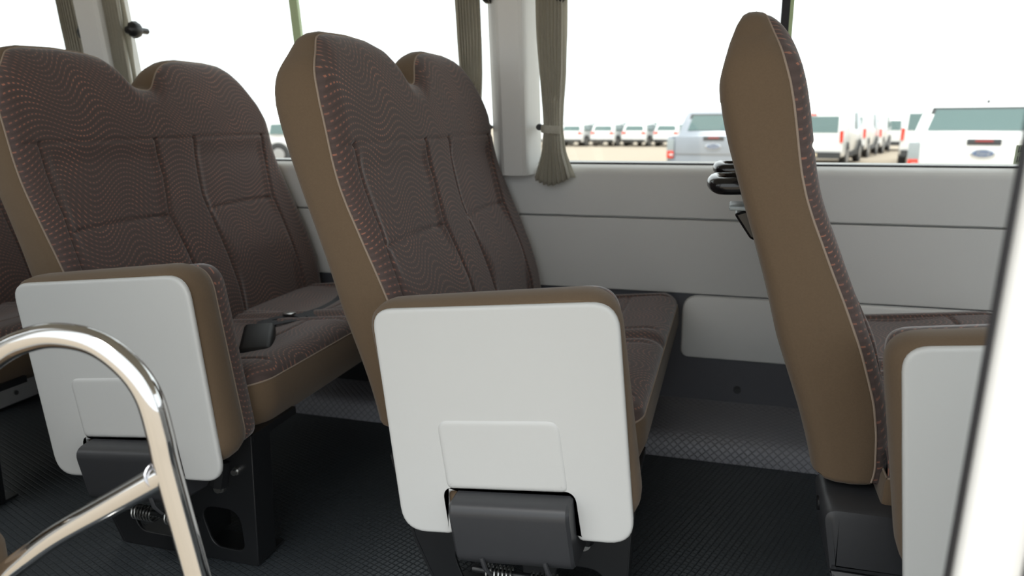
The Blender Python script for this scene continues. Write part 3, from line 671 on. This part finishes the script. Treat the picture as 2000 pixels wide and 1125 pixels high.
# ================================================================== curtains
def curtain(xc, ytop, side, label, tie=True):
    """side: +1 hangs just right of its pillar, -1 just left of it"""
    root = empty('curtain', (xc, 2.095 if side > 0 else 2.120, 0.70)); tag(root, label, 'curtain', 'curtains tied back beside the window pillars')
    Z0, Z1 = 0.708, 1.50; ZT = 0.866
    wid = [(0.70, 0.122), (0.735, 0.102), (0.80, 0.062), (0.866, 0.047), (0.93, 0.052), (1.02, 0.066), (1.12, 0.073), (1.50, 0.078)]
    dx = [(0.70, -0.003 * side), (0.866, 0.0), (0.95, -0.001), (1.1, -0.002 * side), (1.5, 0.0)]
    nu, nv = 96, 60; V = []
    for j in range(nv + 1):
        for i in range(nu + 1):
            s = i / nu; zl = Z0 + 0.020 * abs(2 * s - 1) ** 1.5 + 0.003 * math.sin(s * 16 * math.pi)
            z = zl + (Z1 - zl) * (j / nv) ** 1.15
            w = lerp_tab(wid, z); a = lerp_tab([(0.70, 0.011), (0.80, 0.007), (0.866, 0.003), (0.95, 0.006), (1.1, 0.009), (1.5, 0.011)], z)
            ph = 16 * math.pi * s + 0.6 * math.sin(z * 9)
            V.append(((s - 0.5) * w + lerp_tab(dx, z) + 0.0015 * math.sin(ph * 2), a * math.sin(ph) - lean(z) * 0.8 - 0.02 * math.cos((s - 0.5) * math.pi) * (1 if z < 0.95 else 0.5), z - 0.70))
    n1 = nu + 1; F = [(j * n1 + i, j * n1 + i + 1, (j + 1) * n1 + i + 1, (j + 1) * n1 + i) for j in range(nv) for i in range(nu)]
    cl = mobj('curtain_cloth', V, F, CURT, root, angle=80)
    md = cl.modifiers.new('thickness', 'SOLIDIFY'); md.thickness = 0.0012
    # pale lining showing along one edge
    V = []
    for j in range(nv + 1):
        z = Z0 + 0.02 + (Z1 - Z0 - 0.02) * j / nv; w = lerp_tab(wid, z)
        for s in (0.84, 0.95, 1.05, 1.13): V.append((side * (s - 0.5) * w + lerp_tab(dx, z), 0.016 - lean(z) * 0.8 + 0.002 * math.sin(z * 30 + s * 9), z - 0.70))
    F = [(j * 4 + i, j * 4 + i + 1, (j + 1) * 4 + i + 1, (j + 1) * 4 + i) for j in range(nv) for i in range(3)]
    ln = mobj('curtain_lining', V, F, LINING, root, angle=80); md = ln.modifiers.new('thickness', 'SOLIDIFY'); md.thickness = 0.001
    ln['label'] = 'pale lining along the window edge'
    # tie band reaching back to the pillar hook
    bm = bmesh.new(); R = []
    n = 28
    for k in range(n):
        t = 2 * math.pi * k / n; x = 0.028 * math.cos(t); y = -0.012 + 0.022 * math.sin(t)
        ty = -0.08 * side * x
        R.append([bm.verts.new((x * f, y * f - lean(ZT) * 0.8, ZT - 0.70 + dz + ty)) for f, dz in ((1.0, -0.011), (1.04, 0), (1.0, 0.011))])
    for k in range(n):
        a, b = R[k], R[(k + 1) % n]
        for q in range(2): bm.faces.new((a[q], a[q + 1], b[q + 1], b[q]))
    strap(bm, [(-side * 0.024, 0.0, ZT - 0.70), (-side * 0.032, 0.012, ZT - 0.697), (-side * 0.043, 0.02, ZT - 0.694)], 0.016, 0.002, up=(0, 1, 0))
    bobj('tie_band', bm, CURT, root, angle=80)
    bm = bmesh.new(); hx = -side * 0.040
    add_tube(bm, [(hx, 0.05, ZT - 0.694), (hx, 0.01, ZT - 0.694)], 0.005, 10); add_tube(bm, [(hx, 0.012, ZT - 0.694), (hx, -0.002, ZT - 0.694)], [0.010, 0.009], 14)
    bobj('tie_hook', bm, BLACKM, root)
    return root
curtain(-0.496, 2, 1, 'fully visible grey-beige curtain tied back right of the central window pillar')
curtain(-0.740, 2, -1, 'beige curtain left of the central pillar, half hidden by the central bench')
curtain(-1.958, 2, 1, 'beige curtain hanging against the right side of the far left window pillar')
curtain(-2.160, 2, -1, 'outermost beige curtain, left of the far left window pillar')

# ================================================================== chrome handrail by the door
hr = empty('handrail', (-0.6, 0.55, 0)); tag(hr, 'polished chrome bent-tube handrail standing beside the doorway', 'handrail')
hr_pts = [(-0.722, 0.664), (-0.677, 0.683), (-0.636, 0.690), (-0.592, 0.685), (-0.557, 0.664), (-0.537, 0.636), (-0.5285, 0.595), (-0.524, 0.557), (-0.504, 0.442), (-0.47, 0.25), (-0.43, 0.0)]
o = tube('rail', smooth_path([(-0.99, 0.442, 0.50), (-0.985, 0.48, 0.50), (-0.95, 0.53, 0.515), (-0.88, 0.55, 0.553), (-0.80, 0.55, 0.612)] + [(x, 0.55, z) for x, z in hr_pts], 8), 0.0128, CHROME, None, 28); rel(o, hr)
o = tube('brace', smooth_path([(-0.524, 0.55, 0.556), (-0.60, 0.55, 0.510), (-0.678, 0.55, 0.463), (-0.728, 0.55, 0.428), (-0.770, 0.55, 0.394), (-0.793, 0.55, 0.35), (-0.802, 0.55, 0.28), (-0.803, 0.55, 0.0)], 8), 0.0128, CHROME, None, 28); rel(o, hr)
bm = bmesh.new(); c = Vector((-0.5265, 0.55, 0.5575)); ax = Vector((-0.856, 0, -0.517)).normalized(); e1 = Vector((0, 1, 0)); e2 = ax.cross(e1)
add_tube(bm, [c + ax * (0.0125 + 0.004 * abs(math.cos(t * math.pi / 16)) ** 1) + (e1 * math.cos(t * math.pi / 16) + e2 * math.sin(t * math.pi / 16)) * 0.0125 for t in range(33)], 0.0013, 8)
rel(bobj('weld', bm, WELD), hr)
for x in (-0.43, -0.803):
    bm = bmesh.new(); add_tube(bm, [(x, 0.55, 0), (x, 0.55, 0.006), (x, 0.55, 0.010)], [0.035, 0.035, 0.03], 24)
    rel(bobj('floor_flange', bm, CHROME), hr)
bm = bmesh.new(); add_tube(bm, [(-0.99, 0.44, 0.50), (-0.99, 0.447, 0.50)], 0.03, 24); rel(bobj('wall_flange', bm, CHROME), hr)

# single seat on the door side, only a corner in view
ss = empty('single_seat', (-1.05, 0.60, 0)); tag(ss, 'brown single seat cushion peeking in behind the handrail brace', 'seat')
cp = rpoly([(-1.30, 0.46, 0.05), (-0.838, 0.46, 0.05), (-0.838, 0.625, 0.05), (-1.30, 0.625, 0.05)], 7)
rel(loft('cushion', cp, [(0.02, 0.29), (0.004, 0.30), (0.0, 0.33), (0.0, 0.385), (0.008, 0.408), (0.025, 0.418), (0.05, 0.421)], BROWN, plane='XY'), ss)
bkp = rpoly([(-1.30, 0.42, 0.03), (-1.20, 0.42, 0.03), (-1.36, 1.04, 0.04), (-1.44, 1.02, 0.03)], 6)
rel(loft('backrest', bkp, [(0.02, 0.46), (0.0, 0.475), (0.0, 0.615), (0.02, 0.63)], BROWN), ss)
rel(span('pedestal', (-1.2, -0.92), (0.48, 0.61), (0.0, 0.29), BLACKM, bev=0.01), ss)

# ================================================================== outside: yard and parked vehicles
GZ = -0.75
def gz(y): return GZ - 0.4 * min(1, max(0, (y - 30) / 20))
gy = [-60, 30, 35, 40, 45, 50, 160]
struct(mobj('ground', [(x, y, gz(y)) for y in gy for x in (-120, 120)], [(2 * i, 2 * i + 1, 2 * i + 3, 2 * i + 2) for i in range(len(gy) - 1)], SAND, angle=80))
def prism_car(bm, prof, hw):
    """side outline (y, z) extruded to half width hw(y, z) on both sides"""
    L = [bm.verts.new((-hw(y, z), y, z)) for y, z in prof]; R = [bm.verts.new((hw(y, z), y, z)) for y, z in prof]; n = len(prof)
    side = [bm.faces.new(L), bm.faces.new(R)]
    for k in range(n): bm.faces.new((L[k], L[(k + 1) % n], R[(k + 1) % n], R[k]))
    return side
def car_body(name, prof, hw, mat, root, bev=0.04):
    bm = bmesh.new(); prism_car(bm, prof, hw); bmesh.ops.recalc_face_normals(bm, faces=bm.faces)
    bmesh.ops.bevel(bm, geom=list(bm.edges), offset=bev, segments=2, profile=0.5, affect='EDGES', clamp_overlap=True)
    bmesh.ops.triangulate(bm, faces=[f for f in bm.faces if len(f.verts) > 4])
    return bobj(name, bm, mat, root, angle=40)
def wheels(root, ys, hw, r=0.36, wdt=0.22, rim=True):
    for y in ys:
        for s in (-1, 1):
            bm = bmesh.new(); x = s * (hw - wdt / 2 + 0.012)
            add_tube(bm, [(x - wdt / 2, y, r), (x - wdt / 2 + 0.03, y, r), (x + wdt / 2 - 0.03, y, r), (x + wdt / 2, y, r)], [r - 0.03, r, r, r - 0.03], 24)
            w = bobj('wheel', bm, TYRE, root)
            bm = bmesh.new(); xo = s * (hw + 0.014); add_tube(bm, [(xo - s * 0.03, y, r), (xo, y, r), (xo + s * 0.004, y, r)], [r * 0.70, r * 0.66, r * 0.2], 20); bobj('wheel_rim', bm, RIM, w)
def quad(name, pts, n, mat, root, th=0.012):
    """thin raised panel from an outline lying on a body face"""
    n = Vector(n).normalized(); bm = bmesh.new()
    A = [bm.verts.new(Vector(p) - n * th) for p in pts]; B = [bm.verts.new(Vector(p) + n * th) for p in pts]; k = len(pts)
    for i in range(k): bm.faces.new((A[i], A[(i + 1) % k], B[(i + 1) % k], B[i]))
    bm.faces.new(A); bm.faces.new(B)
    return bobj(name, bm, mat, root, smooth=False)
def make_suv():
    root = empty('suv')
    prof = [(0.12, 0.32), (0.0, 0.5), (0.02, 0.92), (0.10, 1.06), (0.30, 1.52), (0.52, 1.66), (1.4, 1.70), (2.25, 1.66), (2.55, 1.58), (3.30, 1.10), (4.30, 0.98), (4.58, 0.80), (4.62, 0.45), (4.48, 0.30)]
    hw = lambda y, z: 0.92 - max(0, z - 0.95) * 0.27 - (0.06 if y > 4.2 else 0)
    car_body('body', prof, hw, PAINT, root)
    for s in (-1, 1):
        f = lambda y, z: (s * (hw(y, z) + 0.004), y, z)
        quad('side_glass', [f(0.55, 1.14), f(0.62, 1.52), f(2.2, 1.56), f(2.5, 1.48), f(3.0, 1.14)], (s, 0, 0.27), CARGLASS, root)
        quad('door_pillar', [f(1.75, 1.12), f(1.75, 1.57), f(1.85, 1.57), f(1.85, 1.12)], (s, 0, 0.27), CARDARK, root, 0.016)
        for y in (0.86, 3.62):
            bm = bmesh.new(); x = s * 0.905; add_tube(bm, [(x - 0.03, y, 0.38), (x + 0.024 , y, 0.38)], 0.44, 24); bobj('wheel_arch', bm, CARDARK, root)
        quad('tail_light', [(s * 0.88, 0.03, 0.86), (s * 0.88, 0.08, 1.06), (s * 0.55, 0.08, 1.04), (s * 0.55, 0.03, 0.90)], (0, -1, 0.4), REDL, root, 0.02)
        quad('sill', [f(1.3, 0.30), f(1.3, 0.42), f(3.2, 0.42), f(3.2, 0.30)], (s, 0, 0), CARDARK, root)
    quad('rear_glass', [(-0.72, 0.135, 1.12), (0.72, 0.135, 1.12), (0.62, 0.285, 1.47), (-0.62, 0.285, 1.47)], (0, -1, 0.43), CARGLASS, root)
    quad('windscreen', [(-0.70, 3.22, 1.17), (0.70, 3.22, 1.17), (0.60, 2.62, 1.55), (-0.60, 2.62, 1.55)], (0, 0.6, 1), CARGLASS, root)
    quad('bumper', [(-0.86, 0.04, 0.34), (0.86, 0.04, 0.34), (0.86, 0.01, 0.52), (-0.86, 0.01, 0.52)], (0, -1, 0), CARDARK, root, 0.03)
    wheels(root, (0.86, 3.62), 0.92)
    return root
def make_van():
    root = empty('van')
    prof = [(0.10, 0.34), (0.0, 0.5), (0.0, 1.05), (0.04, 1.2), (0.20, 1.90), (0.40, 2.02), (3.3, 2.04), (3.7, 1.95), (4.45, 1.22), (5.15, 1.02), (5.28, 0.45), (5.15, 0.30)]
    hw = lambda y, z: 0.96 - max(0, z - 1.05) * 0.12 - (0.08 if y > 5 else 0)
    car_body('body', prof, hw, PAINT, root, 0.06)
    ry = lambda z: 0.04 + (z - 1.2) * 0.2286 if z > 1.2 else 0.0 + (z - 1.05) * 0.267
    quad('rear_glass', [(-0.78, ry(1.10), 1.10), (0.78, ry(1.10), 1.10), (0.76, ry(1.60), 1.60), (-0.76, ry(1.60), 1.60)], (0, -1, 0.2), CARGLASS, root)
    quad('glass_divider', [(-0.19, ry(1.10), 1.10), (-0.14, ry(1.10), 1.10), (-0.14, ry(1.60), 1.60), (-0.19, ry(1.60), 1.60)], (0, -1, 0.2), CARDARK, root, 0.014)
    quad('stop_lamp', [(-0.10, ry(1.63), 1.63), (0.10, ry(1.63), 1.63), (0.10, ry(1.68), 1.68), (-0.10, ry(1.68), 1.68)], (0, -1, 0.2), REDL, root, 0.02)
    quad('door_badge', [(-0.2, 0, 0.86), (-0.06, 0, 0.86), (-0.06, 0, 0.90), (-0.2, 0, 0.90)], (0, -1, 0), BADGE, root)
    quad('bumper', [(-0.90, 0.02, 0.30), (0.90, 0.02, 0.30), (0.90, 0.0, 0.50), (-0.90, 0.0, 0.50)], (0, -1, 0), CARDARK, root, 0.05)
    quad('number_plate', [(-0.22, -0.05, 0.36), (0.22, -0.05, 0.36), (0.22, -0.05, 0.46), (-0.22, -0.05, 0.46)], (0, -1, 0), PLATE, root, 0.008)
    for s in (-1, 1):
        f = lambda y, z: (s * (hw(y, z) + 0.004), y, z)
        quad('tail_light', [(s * 0.94, -0.004, 0.80), (s * 0.94, -0.004, 1.16), (s * 0.84, -0.004, 1.16), (s * 0.86, -0.004, 0.80)], (0, -1, 0), REDL, root, 0.03)
        quad('cab_glass', [f(3.0, 1.16), f(3.0, 1.72), f(3.6, 1.72), f(4.1, 1.22)], (s, 0, 0.12), CARGLASS, root)
        for y in (1.1, 4.3):
            bm = bmesh.new(); x = s * 0.945; add_tube(bm, [(x - 0.03, y, 0.36), (x + 0.024, y, 0.36)], 0.42, 24); bobj('wheel_arch', bm, CARDARK, root)
        quad('sill', [f(1.6, 0.30), f(1.6, 0.44), f(3.8, 0.44), f(3.8, 0.30)], (s, 0, 0), CARDARK, root)
    quad('windscreen', [(-0.8, 4.38, 1.30), (0.8, 4.38, 1.30), (0.76, 3.80, 1.86), (-0.76, 3.80, 1.86)], (0, 0.7, 0.7), CARGLASS, root)
    wheels(root, (1.1, 4.3), 0.96, 0.34)
    return root
def make_pickup(paint):
    root = empty('pickup_truck')
    hw = lambda y, z: 0.95 - max(0, z - 1.2) * 0.30 - (0.05 if y > 5.1 else 0)
    body = [(1.55, 0.45), (1.55, 1.22), (1.62, 1.26), (1.76, 1.66), (1.98, 1.75), (3.0, 1.77), (3.3, 1.71), (4.0, 1.28), (5.15, 1.14), (5.35, 0.9), (5.36, 0.5), (5.2, 0.42)]
    car_body('cab', body, hw, paint, root, 0.04)
    bm = bmesh.new()
    add_box(bm, (0, 0.82, 0.62), (1.86, 1.56, 0.36), 0.03)
    for s in (-1, 1): add_box(bm, (s * 0.895, 0.80, 0.96), (0.11, 1.54, 0.54), 0.035)
    bobj('bed', bm, paint, root)
    # tailgate with a stepped lower crease
    tg = [Vector((y, z)) for y, z in ((0.10, 0.62), (0.02, 0.62), (0.025, 0.84), (0.005, 0.88), (0.0, 1.16), (0.012, 1.23), (0.04, 1.245), (0.10, 1.24))]
    bm = bmesh.new(); fs = add_loft(bm, tg, [(0.004, -0.78), (0, -0.775), (0, 0.775), (0.004, 0.78)], 'YZ'); bmesh.ops.triangulate(bm, faces=fs); gate = bobj('tailgate', bm, paint, root, angle=25)
    box('tailgate_handle', (0, 0.0, 1.19), (0.42, 0.03, 0.085), CARDARK, gate, bev=0.012)
    box('stop_lamp', (0, -0.02, 1.205), (0.22, 0.012, 0.03), REDDIM, gate, bev=0.004)
    bm = bmesh.new(); add_tube(bm, [(0, 0, 0), (0, -0.022, 0), (0, -0.028, 0)], [1, 1, 0.93], 32); bmesh.ops.scale(bm, vec=(0.155, 1, 0.062), verts=bm.verts); bmesh.ops.translate(bm, vec=(0, 0.004, 1.03), verts=bm.verts); bd = bobj('badge', bm, BADGE, gate)
    bm = bmesh.new(); add_tube(bm, [(0, 0, 0), (0, -0.004, 0)], [1, 1], 32); bmesh.ops.scale(bm, vec=(0.132, 1, 0.045), verts=bm.verts); bmesh.ops.translate(bm, vec=(0, -0.0245, 1.03), verts=bm.verts); o = bobj('badge_field', bm, BLUE, gate)
    text_mesh('badge_lettering', 'Ford', 0.085, BADGE, gate, Matrix.Translation((0, -0.030, 1.03)) @ Matrix.Rotation(math.radians(90), 4, 'X'))
    box('bumper', (0, -0.02, 0.56), (1.84, 0.16, 0.18), paint, root, bev=0.03)
    box('number_plate', (0, -0.105, 0.58), (0.46, 0.012, 0.11), PLATE, root, bev=0.003)
    quad('rear_glass', [(-0.74, 1.645, 1.32), (0.74, 1.645, 1.32), (0.64, 1.765, 1.65), (-0.64, 1.765, 1.65)], (0, -1, 0.33), CARGLASS, root, 0.02)
    quad('glass_surround', [(-0.80, 1.655, 1.27), (0.80, 1.655, 1.27), (0.69, 1.775, 1.685), (-0.69, 1.775, 1.685)], (0, -1, 0.33), CARDARK, root, 0.012)
    for s in (-1, 1):
        l = box('tail_light', (s * 0.87, 0.02, 0.98), (0.15, 0.10, 0.40), LID, root, bev=0.02); l['label'] = 'clear upper and red lower lens'
        box('red_lens', (s * 0.87, 0.0, 0.86), (0.14, 0.09, 0.15), REDL, l, bev=0.015)
        box('reversing_lens', (s * 0.85, -0.012, 0.855), (0.08, 0.09, 0.05), WHITE, l, bev=0.01)
        f = lambda y, z: (s * (hw(y, z) + 0.004), y, z)
        quad('side_glass', [f(1.78, 1.30), f(1.9, 1.64), f(3.0, 1.67), f(3.75, 1.32)], (s, 0, 0.3), CARGLASS, root)
        for y in (1.05, 4.25):
            bm = bmesh.new(); x = s * 0.935; add_tube(bm, [(x - 0.03, y, 0.40), (x + 0.024, y, 0.40)], 0.46, 24); bobj('wheel_arch', bm, CARDARK, root)
    bm = bmesh.new(); add_tube(bm, [(0.1, 2.3, 1.76), (0.1, 2.2, 1.9)], 0.006, 6); add_box(bm, (0.1, 2.3, 1.78), (0.05, 0.09, 0.04), 0.01); bobj('aerial', bm, CARDARK, root)
    wheels(root, (1.05, 4.25), 0.95, 0.38, 0.25)
    return root
def place(o, x, y, head, sc=1.0):
    o.location = (x, y, gz(y)); o.rotation_euler = (0, 0, -math.radians(head)); o.scale = (sc, sc, sc); return o
suv = make_suv(); van = make_van(); silver = make_pickup(SILVER); white = make_pickup(PAINT)
place(silver, -0.38, 16.0, 4, 1.0); tag(silver, 'silver pickup truck with an oval tailgate badge, partly behind the front bench', 'pickup truck')
place(white, 3.575, 12.6, 13, 1.04); tag(white, 'white pickup truck with an oval tailgate badge, nearest the window at right', 'pickup truck')
# distant row of white SUVs: (pixel-free) bearings x/y ratio and distance
row = [(-0.212, 52), (-0.169, 52), (-0.127, 52), (-0.085, 52), (-0.043, 52), (-0.70, 25.2), (-0.255, 52)]
labs = ['white distant SUV just right of the tied curtain', 'second distant white SUV right of the curtain', 'distant white SUV midway between the curtain and the silver pickup',
        'fourth distant white SUV from the curtain', 'distant white SUV whose nose meets the silver pickup', 'white SUV glimpsed in the gap between the two patterned backrests', 'distant white SUV directly behind the tied curtain']
for i, ((b, y), lb) in enumerate(zip(row, labs)):
    c = suv if i == 0 else copy_tree(suv)
    place(c, b * y, y, 14 if i != 5 else 68, 0.96); tag(c, lb, 'car', 'white SUVs parked across the yard')
row2 = [(-0.225, 74), (-0.185, 74), (-0.145, 75), (-0.105, 76), (-0.068, 76)]
for i, (b, y) in enumerate(row2):
    c = copy_tree(suv); place(c, b * y, y, 14, 1.0)
    tag(c, 'hazy white SUV in the farthest row, only its roof showing', 'car', 'roofs of the farthest row of SUVs')
vrow = [(0.1265 - 0.033, 25.5), (0.1265, 32.5), (0.1485, 38.5), (0.176, 44.5)]
vl = ['nearest white van of the receding row, its rear window beside the front bench', 'second white van in the receding row, behind the nearest one', 'third white van in the receding row', 'farthest white van in the receding row']
for i, ((b, y), lb) in enumerate(zip(vrow, vl)):
    c = van if i == 0 else copy_tree(van)
    place(c, b * y, y, 15, 1.0); tag(c, lb, 'van', 'white vans parked in a receding row')
c = copy_tree(van); place(c, 0.232 * 26.5, 26.5, 12, 1.04); tag(c, 'white van parked beyond the left side of the white pickup', 'van')
c = copy_tree(van); place(c, 0.325 * 19.0, 19.0, 14, 1.0); tag(c, 'tall white van behind the white pickup, its roof above the cab', 'van')
